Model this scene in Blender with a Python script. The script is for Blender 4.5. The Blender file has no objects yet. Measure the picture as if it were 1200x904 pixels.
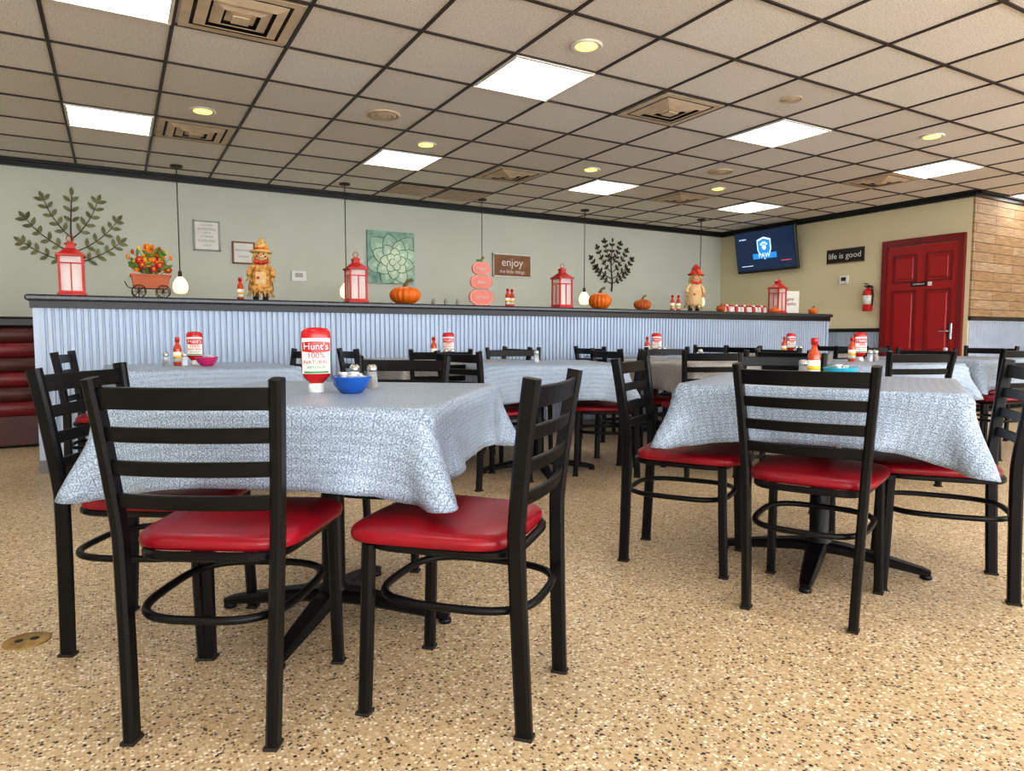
import bpy, math, random
import numpy as np
from mathutils import Vector, Matrix
random.seed(7)
scene=bpy.context.scene
COL=scene.collection
# ------------------------------------------------------------------ materials
def mat(name,col,rough=.5,metal=0.,var=.08,vscale=8.,bump=0.,bscale=60.,emis=None,estr=0.,spec=.5,coat=0.):
    m=bpy.data.materials.new(name); m.use_nodes=True
    nt=m.node_tree; b=nt.nodes['Principled BSDF']
    b.inputs['Roughness'].default_value=rough; b.inputs['Metallic'].default_value=metal
    b.inputs['Specular IOR Level'].default_value=spec
    b.inputs['Coat Weight'].default_value=coat
    tc=nt.nodes.new('ShaderNodeTexCoord')
    n=nt.nodes.new('ShaderNodeTexNoise'); n.inputs['Scale'].default_value=vscale; n.inputs['Detail'].default_value=4
    nt.links.new(tc.outputs['Object'],n.inputs['Vector'])
    r=nt.nodes.new('ShaderNodeValToRGB')
    c=list(col)[:3]
    r.color_ramp.elements[0].position=.3; r.color_ramp.elements[1].position=.7
    r.color_ramp.elements[0].color=[max(0,x*(1-var)) for x in c]+[1]
    r.color_ramp.elements[1].color=[min(1,x*(1+var)) for x in c]+[1]
    nt.links.new(n.outputs['Fac'],r.inputs['Fac']); nt.links.new(r.outputs['Color'],b.inputs['Base Color'])
    if bump>0:
        n2=nt.nodes.new('ShaderNodeTexNoise'); n2.inputs['Scale'].default_value=bscale; n2.inputs['Detail'].default_value=3
        nt.links.new(tc.outputs['Object'],n2.inputs['Vector'])
        bp=nt.nodes.new('ShaderNodeBump'); bp.inputs['Strength'].default_value=bump; bp.inputs['Distance'].default_value=.01
        nt.links.new(n2.outputs['Fac'],bp.inputs['Height']); nt.links.new(bp.outputs['Normal'],b.inputs['Normal'])
    if emis:
        b.inputs['Emission Color'].default_value=list(emis)+[1]; b.inputs['Emission Strength'].default_value=estr
    return m
def ramp(nt,stops,const=False):
    r=nt.nodes.new('ShaderNodeValToRGB'); e=r.color_ramp.elements
    while len(e)<len(stops): e.new(.5)
    for i,(p,c) in enumerate(stops):
        e[i].position=p; e[i].color=list(c)+[1]
    if const: r.color_ramp.interpolation='CONSTANT'
    return r
def mix(nt,a,b,fac,mode='MIX'):
    m=nt.nodes.new('ShaderNodeMix'); m.data_type='RGBA'; m.blend_type=mode
    for s,v in ((m.inputs[6],a),(m.inputs[7],b),(m.inputs[0],fac)):
        if isinstance(v,bpy.types.NodeSocket): nt.links.new(v,s)
        elif isinstance(v,(int,float)): s.default_value=v
        else: s.default_value=list(v)+[1]
    return m.outputs[2]
def math_(nt,op,a,b=None):
    m=nt.nodes.new('ShaderNodeMath'); m.operation=op
    for i,v in enumerate((a,b)):
        if v is None: continue
        if isinstance(v,(int,float)): m.inputs[i].default_value=v
        else: nt.links.new(v,m.inputs[i])
    return m.outputs[0]

def floor_mat():
    m=bpy.data.materials.new('floor_pebble_terrazzo'); m.use_nodes=True; nt=m.node_tree; b=nt.nodes['Principled BSDF']
    tc=nt.nodes.new('ShaderNodeTexCoord')
    v=nt.nodes.new('ShaderNodeTexVoronoi'); v.inputs['Scale'].default_value=105
    nt.links.new(tc.outputs['Object'],v.inputs['Vector'])
    sep=nt.nodes.new('ShaderNodeSeparateColor'); nt.links.new(v.outputs['Color'],sep.inputs[0])
    r=ramp(nt,[(0,(.03,.022,.018)),(.045,(.18,.11,.065)),(.12,(.50,.36,.20)),(.32,(.66,.52,.33)),(.56,(.76,.64,.46)),(.78,(.92,.85,.72)),(.95,(.40,.28,.17))],True)
    nt.links.new(sep.outputs[0],r.inputs['Fac'])
    d=math_(nt,'GREATER_THAN',v.outputs['Distance'],.50)
    c=mix(nt,r.outputs['Color'],(.62,.48,.30),d)
    v2=nt.nodes.new('ShaderNodeTexVoronoi'); v2.inputs['Scale'].default_value=150
    nt.links.new(tc.outputs['Object'],v2.inputs['Vector'])
    sep2=nt.nodes.new('ShaderNodeSeparateColor'); nt.links.new(v2.outputs['Color'],sep2.inputs[0])
    dk=math_(nt,'MULTIPLY',math_(nt,'LESS_THAN',sep2.outputs[1],.09),math_(nt,'LESS_THAN',v2.outputs['Distance'],.42))
    c=mix(nt,c,(.03,.022,.018),dk)
    n=nt.nodes.new('ShaderNodeTexNoise'); n.inputs['Scale'].default_value=1.1; n.inputs['Detail'].default_value=5
    nt.links.new(tc.outputs['Object'],n.inputs['Vector'])
    rr=ramp(nt,[(.3,(.87,.86,.84)),(.7,(1.08,1.06,1.04))]); nt.links.new(n.outputs['Fac'],rr.inputs['Fac'])
    c=mix(nt,c,rr.outputs['Color'],1.0,'MULTIPLY')
    nt.links.new(c,b.inputs['Base Color']); b.inputs['Roughness'].default_value=.42; b.inputs['Specular IOR Level'].default_value=.4
    bp=nt.nodes.new('ShaderNodeBump'); bp.inputs['Strength'].default_value=.2; bp.inputs['Distance'].default_value=.003
    nt.links.new(v.outputs['Distance'],bp.inputs['Height']); nt.links.new(bp.outputs['Normal'],b.inputs['Normal'])
    return m
TX=.617; T=.61; GX=-.280; GY=3.726
def ceil_mat():
    m=bpy.data.materials.new('ceiling_tile_fissured'); m.use_nodes=True; nt=m.node_tree; b=nt.nodes['Principled BSDF']
    tc=nt.nodes.new('ShaderNodeTexCoord')
    mp=nt.nodes.new('ShaderNodeMapping'); mp.inputs['Location'].default_value=(-GX/TX,-GY/T,0); mp.inputs['Scale'].default_value=(1/TX,1/T,0)
    nt.links.new(tc.outputs['Object'],mp.inputs['Vector'])
    fl=nt.nodes.new('ShaderNodeVectorMath'); fl.operation='FLOOR'; nt.links.new(mp.outputs[0],fl.inputs[0])
    wn=nt.nodes.new('ShaderNodeTexWhiteNoise'); nt.links.new(fl.outputs[0],wn.inputs['Vector'])
    r=ramp(nt,[(0,(.83,.77,.70)),(1,(.92,.88,.82))]); nt.links.new(wn.outputs['Value'],r.inputs['Fac'])
    n=nt.nodes.new('ShaderNodeTexNoise'); n.inputs['Scale'].default_value=120; n.inputs['Detail'].default_value=2
    nt.links.new(tc.outputs['Object'],n.inputs['Vector'])
    r2=ramp(nt,[(.36,(.70,.68,.66)),(.46,(1,1,1))]); nt.links.new(n.outputs['Fac'],r2.inputs['Fac'])
    c=mix(nt,r.outputs['Color'],r2.outputs['Color'],1.,'MULTIPLY')
    nt.links.new(c,b.inputs['Base Color']); b.inputs['Roughness'].default_value=.85
    return m
def cloth_mat(name,lo,hi,dk):
    m=bpy.data.materials.new(name); m.use_nodes=True; nt=m.node_tree; b=nt.nodes['Principled BSDF']
    uv=nt.nodes.new('ShaderNodeUVMap')
    sp=nt.nodes.new('ShaderNodeSeparateXYZ'); nt.links.new(uv.outputs[0],sp.inputs[0])
    def cell(o,s): return math_(nt,'SUBTRACT',math_(nt,'FRACT',math_(nt,'MULTIPLY',o,s)),.5)
    S=38.
    cx=cell(sp.outputs[0],S); cy=cell(sp.outputs[1],S)
    ax=math_(nt,'ABSOLUTE',cx); ay=math_(nt,'ABSOLUTE',cy)
    dia=math_(nt,'ADD',ax,ay)
    ring=math_(nt,'LESS_THAN',math_(nt,'ABSOLUTE',math_(nt,'SUBTRACT',dia,.38)),.07)
    dot=math_(nt,'LESS_THAN',math_(nt,'MAXIMUM',ax,ay),.11)
    vline=math_(nt,'GREATER_THAN',ax,.44)
    pat=math_(nt,'MAXIMUM',math_(nt,'MAXIMUM',ring,dot),vline)
    n=nt.nodes.new('ShaderNodeTexNoise'); n.inputs['Scale'].default_value=240; n.inputs['Detail'].default_value=3
    nt.links.new(uv.outputs[0],n.inputs['Vector'])
    nf=ramp(nt,[(.40,(0,0,0)),(.57,(1,1,1))]); nt.links.new(n.outputs['Fac'],nf.inputs['Fac'])
    n3=nt.nodes.new('ShaderNodeTexNoise'); n3.inputs['Scale'].default_value=45; n3.inputs['Detail'].default_value=3
    nt.links.new(uv.outputs[0],n3.inputs['Vector'])
    wf=ramp(nt,[(.35,(.40,.40,.40)),(.62,(1,1,1))]); nt.links.new(n3.outputs['Fac'],wf.inputs['Fac'])
    base=mix(nt,lo,hi,nf.outputs['Color'])
    fac=math_(nt,'MULTIPLY',math_(nt,'MULTIPLY',pat,wf.outputs['Color']),.62)
    c=mix(nt,base,dk,fac)
    nt.links.new(c,b.inputs['Base Color']); b.inputs['Roughness'].default_value=.34; b.inputs['Specular IOR Level'].default_value=.38
    n2=nt.nodes.new('ShaderNodeTexNoise'); n2.inputs['Scale'].default_value=9; n2.inputs['Detail'].default_value=2
    nt.links.new(uv.outputs[0],n2.inputs['Vector'])
    bp=nt.nodes.new('ShaderNodeBump'); bp.inputs['Strength'].default_value=.45; bp.inputs['Distance'].default_value=.02
    nt.links.new(n2.outputs['Fac'],bp.inputs['Height']); nt.links.new(bp.outputs['Normal'],b.inputs['Normal'])
    return m
def plank_mat():
    m=bpy.data.materials.new('reclaimed_wood_planks'); m.use_nodes=True; nt=m.node_tree; b=nt.nodes['Principled BSDF']
    tc=nt.nodes.new('ShaderNodeTexCoord'); sp=nt.nodes.new('ShaderNodeSeparateXYZ'); nt.links.new(tc.outputs['Object'],sp.inputs[0])
    cb=nt.nodes.new('ShaderNodeCombineXYZ'); nt.links.new(sp.outputs[0],cb.inputs[0]); nt.links.new(sp.outputs[2],cb.inputs[1])
    br=nt.nodes.new('ShaderNodeTexBrick'); br.inputs['Scale'].default_value=1; br.inputs['Brick Width'].default_value=.9; br.inputs['Row Height'].default_value=.115
    br.inputs['Mortar Size'].default_value=.004; br.inputs['Color1'].default_value=(.42,.27,.15,1); br.inputs['Color2'].default_value=(.50,.37,.25,1); br.inputs['Mortar'].default_value=(.10,.06,.03,1)
    nt.links.new(cb.outputs[0],br.inputs['Vector'])
    mp=nt.nodes.new('ShaderNodeMapping'); mp.inputs['Scale'].default_value=(2,1,30); nt.links.new(tc.outputs['Object'],mp.inputs[0])
    n=nt.nodes.new('ShaderNodeTexNoise'); n.inputs['Scale'].default_value=3; nt.links.new(mp.outputs[0],n.inputs['Vector'])
    r=ramp(nt,[(.3,(.6,.58,.56)),(.7,(1.1,1.1,1.1))]); nt.links.new(n.outputs['Fac'],r.inputs['Fac'])
    nt.links.new(mix(nt,br.outputs['Color'],r.outputs['Color'],1.,'MULTIPLY'),b.inputs['Base Color']); b.inputs['Roughness'].default_value=.6
    return m
def glass_mat(name,tint=(1,1,1),mixf=.25,gc=(.9,.88,.88)):
    m=bpy.data.materials.new(name); m.use_nodes=True; nt=m.node_tree
    for n in list(nt.nodes):
        if n.type=='BSDF_PRINCIPLED': nt.nodes.remove(n)
    o=[n for n in nt.nodes if n.type=='OUTPUT_MATERIAL'][0]
    t=nt.nodes.new('ShaderNodeBsdfTransparent'); t.inputs[0].default_value=list(tint)+[1]
    g=nt.nodes.new('ShaderNodeBsdfPrincipled'); g.inputs['Base Color'].default_value=list(gc)+[1]; g.inputs['Roughness'].default_value=.1
    s=nt.nodes.new('ShaderNodeMixShader'); s.inputs[0].default_value=mixf
    nt.links.new(t.outputs[0],s.inputs[1]); nt.links.new(g.outputs[0],s.inputs[2]); nt.links.new(s.outputs[0],o.inputs[0])
    return m
M={}
M['floor']=floor_mat(); M['ceil']=ceil_mat(); M['plank']=plank_mat()
M['cloth']=cloth_mat('tablecloth_vinyl_print',(.22,.285,.38),(.51,.605,.74),(.10,.135,.20))
M['cloth_refl']=cloth_mat('tablecloth_vinyl_print_reflection',(.28,.26,.24),(.56,.54,.52),(.14,.12,.11))  # tan tone puts the beige reflection on far tabletops into the colour
M['wall']=mat('wall_paint_sage',(.62,.65,.575),.8,var=.03,vscale=1.5,bump=.05,bscale=90)
M['wallc']=mat('wall_paint_cream',(.74,.67,.46),.8,var=.03,vscale=1.5,bump=.05,bscale=90)
M['black']=mat('black_trim',(.010,.010,.012),.35,var=.2)
M['granite']=mat('dark_granite_ledge',(.05,.055,.065),.22,var=.6,vscale=140)
M['tbar']=mat('ceiling_grid_black',(.05,.034,.028),.5)
M['bead']=mat('corrugated_panel',(.47,.56,.70),.42,var=.05,vscale=2.,metal=.1)
M['kick']=mat('gray_kick_base',(.20,.20,.20),.5)
M['chair']=mat('black_metal_frame',(.004,.004,.005),.34,var=.3,vscale=20,bump=.04,bscale=200,spec=.28)
M['red']=mat('red_vinyl',(.29,.004,.016),.30,var=.25,vscale=6,bump=.06,bscale=160,spec=.45)
M['maroon']=mat('maroon_vinyl',(.20,.008,.016),.35,var=.15)
M['brown']=mat('brown_vinyl',(.09,.018,.014),.4,var=.15)
M['wood_top']=mat('table_laminate',(.22,.11,.05),.45,var=.2)
M['doorred']=mat('door_red_paint',(.40,.014,.016),.35,var=.05)
M['frame']=mat('door_frame_dark_red',(.20,.010,.012),.4,var=.05)
M['steel']=mat('brushed_steel',(.6,.6,.6),.25,metal=1)
M['brass']=mat('worn_brass',(.42,.28,.10),.45,metal=.6,var=.3,vscale=40)
M['beige']=mat('aged_diffuser',(.66,.53,.38),.6,var=.12)
M['dark']=mat('dark_recess',(.03,.022,.018),.8)
M['panel']=mat('light_panel',(1,1,1),.5,emis=(1,.985,.95),estr=7.)
M['bulb']=mat('warm_bulb',(1,.8,.3),.5,emis=(1,.70,.12),estr=2.6)
M['white']=mat('white_plastic',(.82,.82,.80),.4,var=.03)
M['cream']=mat('cream_paint',(.80,.77,.70),.5,var=.05)
M['ketchup']=mat('ketchup_red',(.58,.006,.010),.25,var=.05,coat=.3)
M['label']=mat('label_cream',(.88,.86,.80),.4,var=.02)
M['green']=mat('print_green',(.03,.28,.06),.5)
M['sauce']=mat('hot_sauce',(.60,.07,.015),.2,coat=.4)
M['blue']=mat('blue_ceramic',(.01,.11,.45),.25,coat=.4)
M['teal']=mat('teal_plastic',(.03,.42,.55),.35)
M['pink']=mat('pink_plastic',(.62,.03,.18),.35)
M['glassy']=glass_mat('clear_glass',(.95,.97,1),.3)
M['lglass']=glass_mat('lantern_glass',(1,.95,.95),.42,(.92,.80,.78))
M['salt']=mat('salt',(.85,.85,.85),.8)
M['pepper']=mat('pepper',(.07,.05,.04),.8,var=.5,vscale=200)
M['candle']=mat('candle_wax',(.92,.85,.76),.5,emis=(1,.72,.5),estr=.35)
M['lred']=mat('lantern_red',(.56,.030,.022),.45,var=.15)
M['pump']=mat('pumpkin_orange',(.82,.19,.012),.42,var=.15)
M['pumpd']=mat('pumpkin_rust',(.55,.12,.02),.5,var=.2)
M['stem']=mat('pumpkin_stem',(.18,.14,.05),.7)
M['terra']=mat('terracotta',(.55,.15,.06),.6)
M['orange']=mat('flower_orange',(.88,.24,.02),.6)
M['yellow']=mat('flower_yellow',(.88,.58,.05),.6)
M['rust']=mat('flower_rust',(.50,.05,.02),.6)
M['leaf']=mat('leaf_green',(.11,.22,.04),.6)
M['straw']=mat('straw',(.74,.48,.17),.8,var=.35,vscale=60,bump=.3,bscale=150)
M['burlap']=mat('burlap',(.76,.54,.30),.8,var=.2,vscale=120)
M['plaid']=mat('plaid_cloth',(.66,.34,.10),.8,var=.6,vscale=35)
M['plaidr']=mat('plaid_red_cloth',(.62,.06,.04),.8,var=.7,vscale=35)
M['bronze']=mat('bronze_wall_art',(.07,.05,.03),.45,metal=.5,var=.4,vscale=12)
M['olive']=mat('olive_leaf_metal',(.13,.13,.05),.45,metal=.4,var=.5,vscale=12)
M['signw']=mat('sign_whitewash',(.80,.79,.74),.6,var=.05)
M['signb']=mat('sign_brown',(.28,.13,.06),.6,var=.2)
M['signg']=mat('sign_gray',(.42,.42,.40),.6,var=.1)
M['canvas']=mat('canvas_green',(.28,.45,.38),.7,var=.35,vscale=10)
M['suc0']=mat('petal_deep',(.12,.28,.19),.6,var=.3)
M['suc1']=mat('petal_dark',(.40,.58,.46),.6,var=.12,vscale=8)
M['suc2']=mat('petal_mid',(.55,.72,.56),.6,var=.12,vscale=8)
M['suc3']=mat('petal_light',(.74,.86,.68),.6,var=.1,vscale=8)
M['screen']=mat('tv_screen_glow',(.01,.02,.05),.15,emis=(.01,.035,.10),estr=.5)
M['scr_b']=mat('tv_screen_blue',(.02,.2,.7),.2,emis=(.03,.28,.8),estr=.8)
M['scr_w']=mat('tv_screen_white',(.7,.8,.9),.2,emis=(.7,.85,1),estr=.8)
M['scr_r']=mat('tv_screen_red',(.7,.1,.1),.2,emis=(.8,.1,.08),estr=.6)
M['globe']=mat('pendant_glass',(.90,.80,.62),.3,emis=(1,.78,.42),estr=1.1)
M['pinksign']=mat('pink_wood',(.80,.26,.20),.6,var=.1)
M['extred']=mat('extinguisher_red',(.60,.02,.02),.3)

# ------------------------------------------------------------------ mesh builder
def rrect(w,h,c=.25):
    a,b=w/2,h/2; k=min(w,h)*c
    return [(a,-b+k),(a,b-k),(a-k,b),(-a+k,b),(-a,b-k),(-a,-b+k),(-a+k,-b),(a-k,-b)]
def circ(r,n=10,r2=None): return [(r*math.cos(2*math.pi*i/n),(r2 or r)*math.sin(2*math.pi*i/n)) for i in range(n)]
def catmull(P,k=4,closed=False):
    P=[Vector(p) for p in P]; n=len(P); out=[]
    rng=range(n if closed else n-1)
    for i in rng:
        if closed: p0,p1,p2,p3=P[i-1],P[i],P[(i+1)%n],P[(i+2)%n]
        else: p0,p1,p2,p3=P[max(i-1,0)],P[i],P[i+1],P[min(i+2,n-1)]
        for j in range(k):
            t=j/k
            out.append(.5*((2*p1)+(p2-p0)*t+(2*p0-5*p1+4*p2-p3)*t*t+(3*p1-p0-3*p2+p3)*t**3))
    if not closed: out.append(P[-1])
    return out
class MB:
    def __init__(s): s.v=[];s.f=[];s.m=[];s.sm=[];s.mats=[];s.T=Matrix.Identity(4)
    def mi(s,k):
        if k not in s.mats: s.mats.append(k)
        return s.mats.index(k)
    def add(s,vs,fs,k,smooth=False):
        o=len(s.v); i=s.mi(k)
        for v in vs: s.v.append(s.T@Vector(v))
        for f in fs: s.f.append([o+a for a in f]); s.m.append(i); s.sm.append(smooth)
    def box(s,c,d,k,R=None,taper=1.):
        x,y,z=[a/2 for a in d]; vs=[]
        for sz in(-1,1):
            t=1 if sz<0 else taper
            for sx,sy in((-1,-1),(1,-1),(1,1),(-1,1)): vs.append(Vector((sx*x*t,sy*y*t,sz*z)))
        if R is not None: vs=[R@v for v in vs]
        vs=[v+Vector(c) for v in vs]
        s.add(vs,[(3,2,1,0),(4,5,6,7),(0,1,5,4),(1,2,6,5),(2,3,7,6),(3,0,4,7)],k)
    def bbox(s,c,d,k,bv=.01):   # chamfered box
        x,y,z=[a/2 for a in d]; b=min(bv,x*.9,y*.9,z*.9)
        prof=[(x,-y+b),(x,y-b),(x-b,y),(-x+b,y),(-x,y-b),(-x,-y+b),(-x+b,-y),(x-b,-y)]
        lv=[(-z,1),(-z+b,0),(z-b,0),(z,1)]; vs=[];fs=[]
        for zz,i in lv:
            for px,py in prof:
                qx=px-math.copysign(b,px)*i*.999 if abs(px)>b else px
                qy=py-math.copysign(b,py)*i*.999 if abs(py)>b else py
                vs.append((c[0]+qx,c[1]+qy,c[2]+zz))
        for l in range(3):
            for i in range(8):
                j=(i+1)%8; fs.append((l*8+i,l*8+j,(l+1)*8+j,(l+1)*8+i))
        fs.append(tuple(range(7,-1,-1))); fs.append(tuple(range(24,32)))
        s.add(vs,fs,k)
    def tube(s,pts,prof,k,ref=(0,0,1),closed=False,smooth=True,rad=None):
        pts=[Vector(p) for p in pts]; n=len(pts); m=len(prof); vs=[];fs=[]; ref=Vector(ref)
        for i,p in enumerate(pts):
            if closed: t=pts[(i+1)%n]-pts[i-1]
            else: t=pts[min(i+1,n-1)]-pts[max(i-1,0)]
            t.normalize(); n1=ref-ref.dot(t)*t
            if n1.length<1e-4: n1=Vector((1,0,0))-t.x*t
            n1.normalize(); n2=t.cross(n1); q=rad[i] if rad else 1
            for a,b in prof: vs.append(p+n1*a*q+n2*b*q)
        for i in range(n if closed else n-1):
            j=(i+1)%n
            for a in range(m):
                b=(a+1)%m; fs.append((i*m+a,i*m+b,j*m+b,j*m+a))
        if not closed:
            fs.append(tuple(range(m-1,-1,-1))); fs.append(tuple((n-1)*m+a for a in range(m)))
        s.add(vs,fs,k,smooth)
    def lathe(s,prof,k,c=(0,0,0),seg=20,sx=1,sy=1,rib=0,ribn=8,smooth=True):
        vs=[];fs=[];n=len(prof)
        for r,z in prof:
            for i in range(seg):
                a=2*math.pi*i/seg; q=r*(1-rib*(1-abs(math.cos(a*ribn/2))**.6)) if rib else r
                vs.append((c[0]+q*math.cos(a)*sx,c[1]+q*math.sin(a)*sy,c[2]+z))
        for j in range(n-1):
            for i in range(seg):
                h=(i+1)%seg; fs.append((j*seg+i,j*seg+h,(j+1)*seg+h,(j+1)*seg+i))
        fs.append(tuple(range(seg-1,-1,-1))); fs.append(tuple((n-1)*seg+i for i in range(seg)))
        s.add(vs,fs,k,smooth)
    def ball(s,c,r,k,seg=12,rings=8,R=None):
        if not hasattr(r,'__len__'): r=(r,r,r)
        vs=[];fs=[]
        for j in range(rings+1):
            p=-math.pi/2+math.pi*j/rings
            cp=max(math.cos(p),.02)
            for i in range(seg):
                a=2*math.pi*i/seg
                v=Vector((r[0]*cp*math.cos(a),r[1]*cp*math.sin(a),r[2]*math.sin(p)))
                if R is not None: v=R@v
                vs.append(v+Vector(c))
        for j in range(rings):
            for i in range(seg):
                h=(i+1)%seg; fs.append((j*seg+i,j*seg+h,(j+1)*seg+h,(j+1)*seg+i))
        fs.append(tuple(range(seg-1,-1,-1))); fs.append(tuple(rings*seg+i for i in range(seg)))
        s.add(vs,fs,k,True)
    def prism(s,poly,y0,y1,k):   # polygon in XZ extruded along Y (front=y0)
        n=len(poly); vs=[(x,y0,z) for x,z in poly]+[(x,y1,z) for x,z in poly]
        fs=[tuple(range(n)),tuple(range(2*n-1,n-1,-1))]
        for i in range(n): j=(i+1)%n; fs.append((j,i,n+i,n+j))
        s.add(vs,fs,k)
    def text(s,body,size,k,c=(0,0,0),ext=.0015,curve=None,sc=(1,1)):
        cu=bpy.data.curves.new('t','FONT'); cu.body=body; cu.size=size; cu.extrude=ext
        cu.align_x='CENTER'; cu.align_y='CENTER'; cu.resolution_u=3
        o=bpy.data.objects.new('t',cu); COL.objects.link(o); bpy.context.view_layer.update()
        me=bpy.data.meshes.new_from_object(o.evaluated_get(bpy.context.evaluated_depsgraph_get()))
        vs=[]
        for v in me.vertices:
            x,z,y=v.co.x*sc[0]+c[0],v.co.y*sc[1]+c[2],c[1]-v.co.z
            if curve: y+=-curve[1]*math.sqrt(max(0,1-(x/curve[0])**2))
            vs.append((x,y,z))
        s.add(vs,[tuple(p.vertices) for p in me.polygons],k)
        bpy.data.objects.remove(o); bpy.data.meshes.remove(me); bpy.data.curves.remove(cu)
    def mesh(s,name):
        me=bpy.data.meshes.new(name); me.from_pydata([tuple(v) for v in s.v],[],s.f)
        for k in s.mats: me.materials.append(M[k])
        me.polygons.foreach_set('material_index',s.m); me.polygons.foreach_set('use_smooth',s.sm); me.update()
        return me
    def obj(s,name,loc=(0,0,0),rz=0): return put(name,s.mesh(name),loc,rz)
def put(name,me,loc=(0,0,0),rz=0,sc=None):
    o=bpy.data.objects.new(name,me); COL.objects.link(o); o.location=loc; o.rotation_euler=(0,0,rz)
    if sc: o.scale=(sc,sc,sc)
    return o
def simple(name,c,d,k):
    b=MB(); b.box((0,0,0),d,k); return b.obj(name,c)
def face(fx,fy): return math.atan2(-fx,fy)

# ------------------------------------------------------------------ room shell
CZ=2.673; XL=-3.2; XT=8.95; XR=12.; YB=8.36; YW=4.42; YS=-3.0
simple('floor',((XL+XR)/2,(YB+YS)/2,-.05),(XR-XL+.4,YB-YS+.4,.1),'floor')
bpy.data.objects['floor'].data.transform(Matrix.Translation(((XL+XR)/2,(YB+YS)/2,0))); bpy.data.objects['floor'].location=(0,0,-.05)
b=MB(); b.box(((XL+XR)/2,(YB+YS)/2,.05),(XR-XL+.4,YB-YS+.4,.1),'ceil'); b.obj('ceiling',(0,0,CZ))
simple('wall_back',((XL+XT)/2,YB+.06,CZ/2),(XT-XL+.2,.12,CZ),'wall')
simple('wall_right',(XT+.06,(YB+YW)/2,CZ/2),(.12,YB-YW,CZ),'wallc')
simple('wall_left',(XL-.06,(YB+YS)/2,CZ/2),(.12,YB-YS,CZ),'wall')
b=MB(); b.box(((XT+.12+XR)/2,YW+.06,CZ/2),(XR-XT-.12,.12,CZ),'wallc')
b.obj('wall_alcove',(0,0,0))
b=MB(); b.box(((XT+XR)/2+.0,YW-.012,(1.17+2.60)/2),(XR-XT,.024,2.60-1.17),'plank'); b.obj('trim_wood_panel')
simple('wall_east',(XR+.06,(YW+YS)/2,CZ/2),(.12,YW-YS+.24,CZ),'wallc')
b=MB()
b.box(((XL+XR)/2,YS-.06,.3),(XR-XL,.12,.6),'wallc'); b.box(((XL+XR)/2,YS-.06,CZ-.1),(XR-XL,.12,.2),'wallc')
b.obj('wall_front')
b=MB(); n=8
for i in range(n+1):
    b.box((XL+.05+(XR-XL-.1)*i/n,YS-.06,1.54),(.08,.1,1.87),'black')
b.box(((XL+XR)/2,YS-.06,.62),(XR-XL,.14,.05),'black')
b.obj('window_1')
ct=MB()
def crown(x0,y0,x1,y1,nx,ny):
    L=math.hypot(x1-x0,y1-y0); cx,cy=(x0+x1)/2+nx*.025,(y0+y1)/2+ny*.025
    if abs(x1-x0)>abs(y1-y0): ct.box((cx,cy,CZ-.035),(L,.05,.07),'black'); ct.box((cx,cy+ny*.02,CZ-.015),(L,.09,.03),'black')
    else: ct.box((cx,cy,CZ-.035),(.05,L,.07),'black'); ct.box((cx+nx*.02,cy,CZ-.015),(.09,L,.03),'black')
crown(XL,YB,XT,YB,0,-1); crown(XT,YB,XT,YW-.05,-1,0); crown(XT,YW,XR,YW,0,-1); crown(XL,YS,XL,YB,1,0)
ct.obj('trim_crown')
def beadboard(b,x0,x1,z0,z1,y,p=.042,dep=.014,k='bead'):
    n=int((x1-x0)/p); prof=[]
    for i in range(n):
        x=x0+i*p
        prof+= [(x,0),(x+p*.12,-dep),(x+p*.66,-dep),(x+p*.80,0)]
    prof.append((x1,0)); vs=[];fs=[]
    for x,d in prof: vs+=[(x,y+d,z0),(x,y+d,z1)]
    for i in range(len(prof)-1): fs.append((2*i,2*i+2,2*i+3,2*i+1))
    b.add(vs,fs,k)
PX0,PX1,PY0,PY1=-.47,7.97,5.62,5.92
b=MB(); b.box(((PX0+PX1)/2,(PY0+PY1)/2+.006,.565),(PX1-PX0,PY1-PY0-.012,1.13),'bead')
beadboard(b,PX0+.03,PX1-.03,.09,1.13,PY0+.004)
b.box((PX0+.015,PY0-.006,.6),(.04,.02,1.06),'bead'); b.box((PX1-.015,PY0-.006,.6),(.04,.02,1.06),'bead')
b.obj('wall_partition')
b=MB(); b.box(((PX0+PX1)/2,PY0-.014,.045),(PX1-PX0+.02,.016,.09),'kick'); b.obj('baseboard_partition')
b=MB(); b.bbox(((PX0+PX1)/2,(PY0+PY1)/2,1.199),(PX1-PX0+.09,PY1-PY0+.11,.042),'granite',.012)
b.box(((PX0+PX1)/2,(PY0+PY1)/2,1.154),(PX1-PX0+.04,PY1-PY0+.05,.048),'black'); b.obj('trim_ledge')
LZ=1.2205
b=MB(); b.box((XT-.012,(5.5+YB)/2,1.02),(.03,YB-5.5,.05),'black'); b.box((XT-.008,(5.5+YB)/2,.05),(.016,YB-5.5,.1),'black'); b.obj('trim_chair_rail')
b=MB(); beadboard(b,XT+.02,XR,.1,1.14,YW-.002); b.box(((XT+XR)/2,YW-.015,1.155),(XR-XT,.036,.05),'black')
b.box(((XT+XR)/2,YW-.01,.05),(XR-XT,.02,.1),'black'); b.obj('trim_wainscot')
b=MB(); beadboard(b,0,YB-5.5,.1,1.0,0)
o=b.obj('trim_wainscot_panel',(XT-.001,YB,0)); o.rotation_euler=(0,0,-math.pi/2)
b=MB(); b.box(((XL+XT)/2,YB-.01,.06),(XT-XL,.02,.12),'black'); b.obj('baseboard_back')

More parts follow.
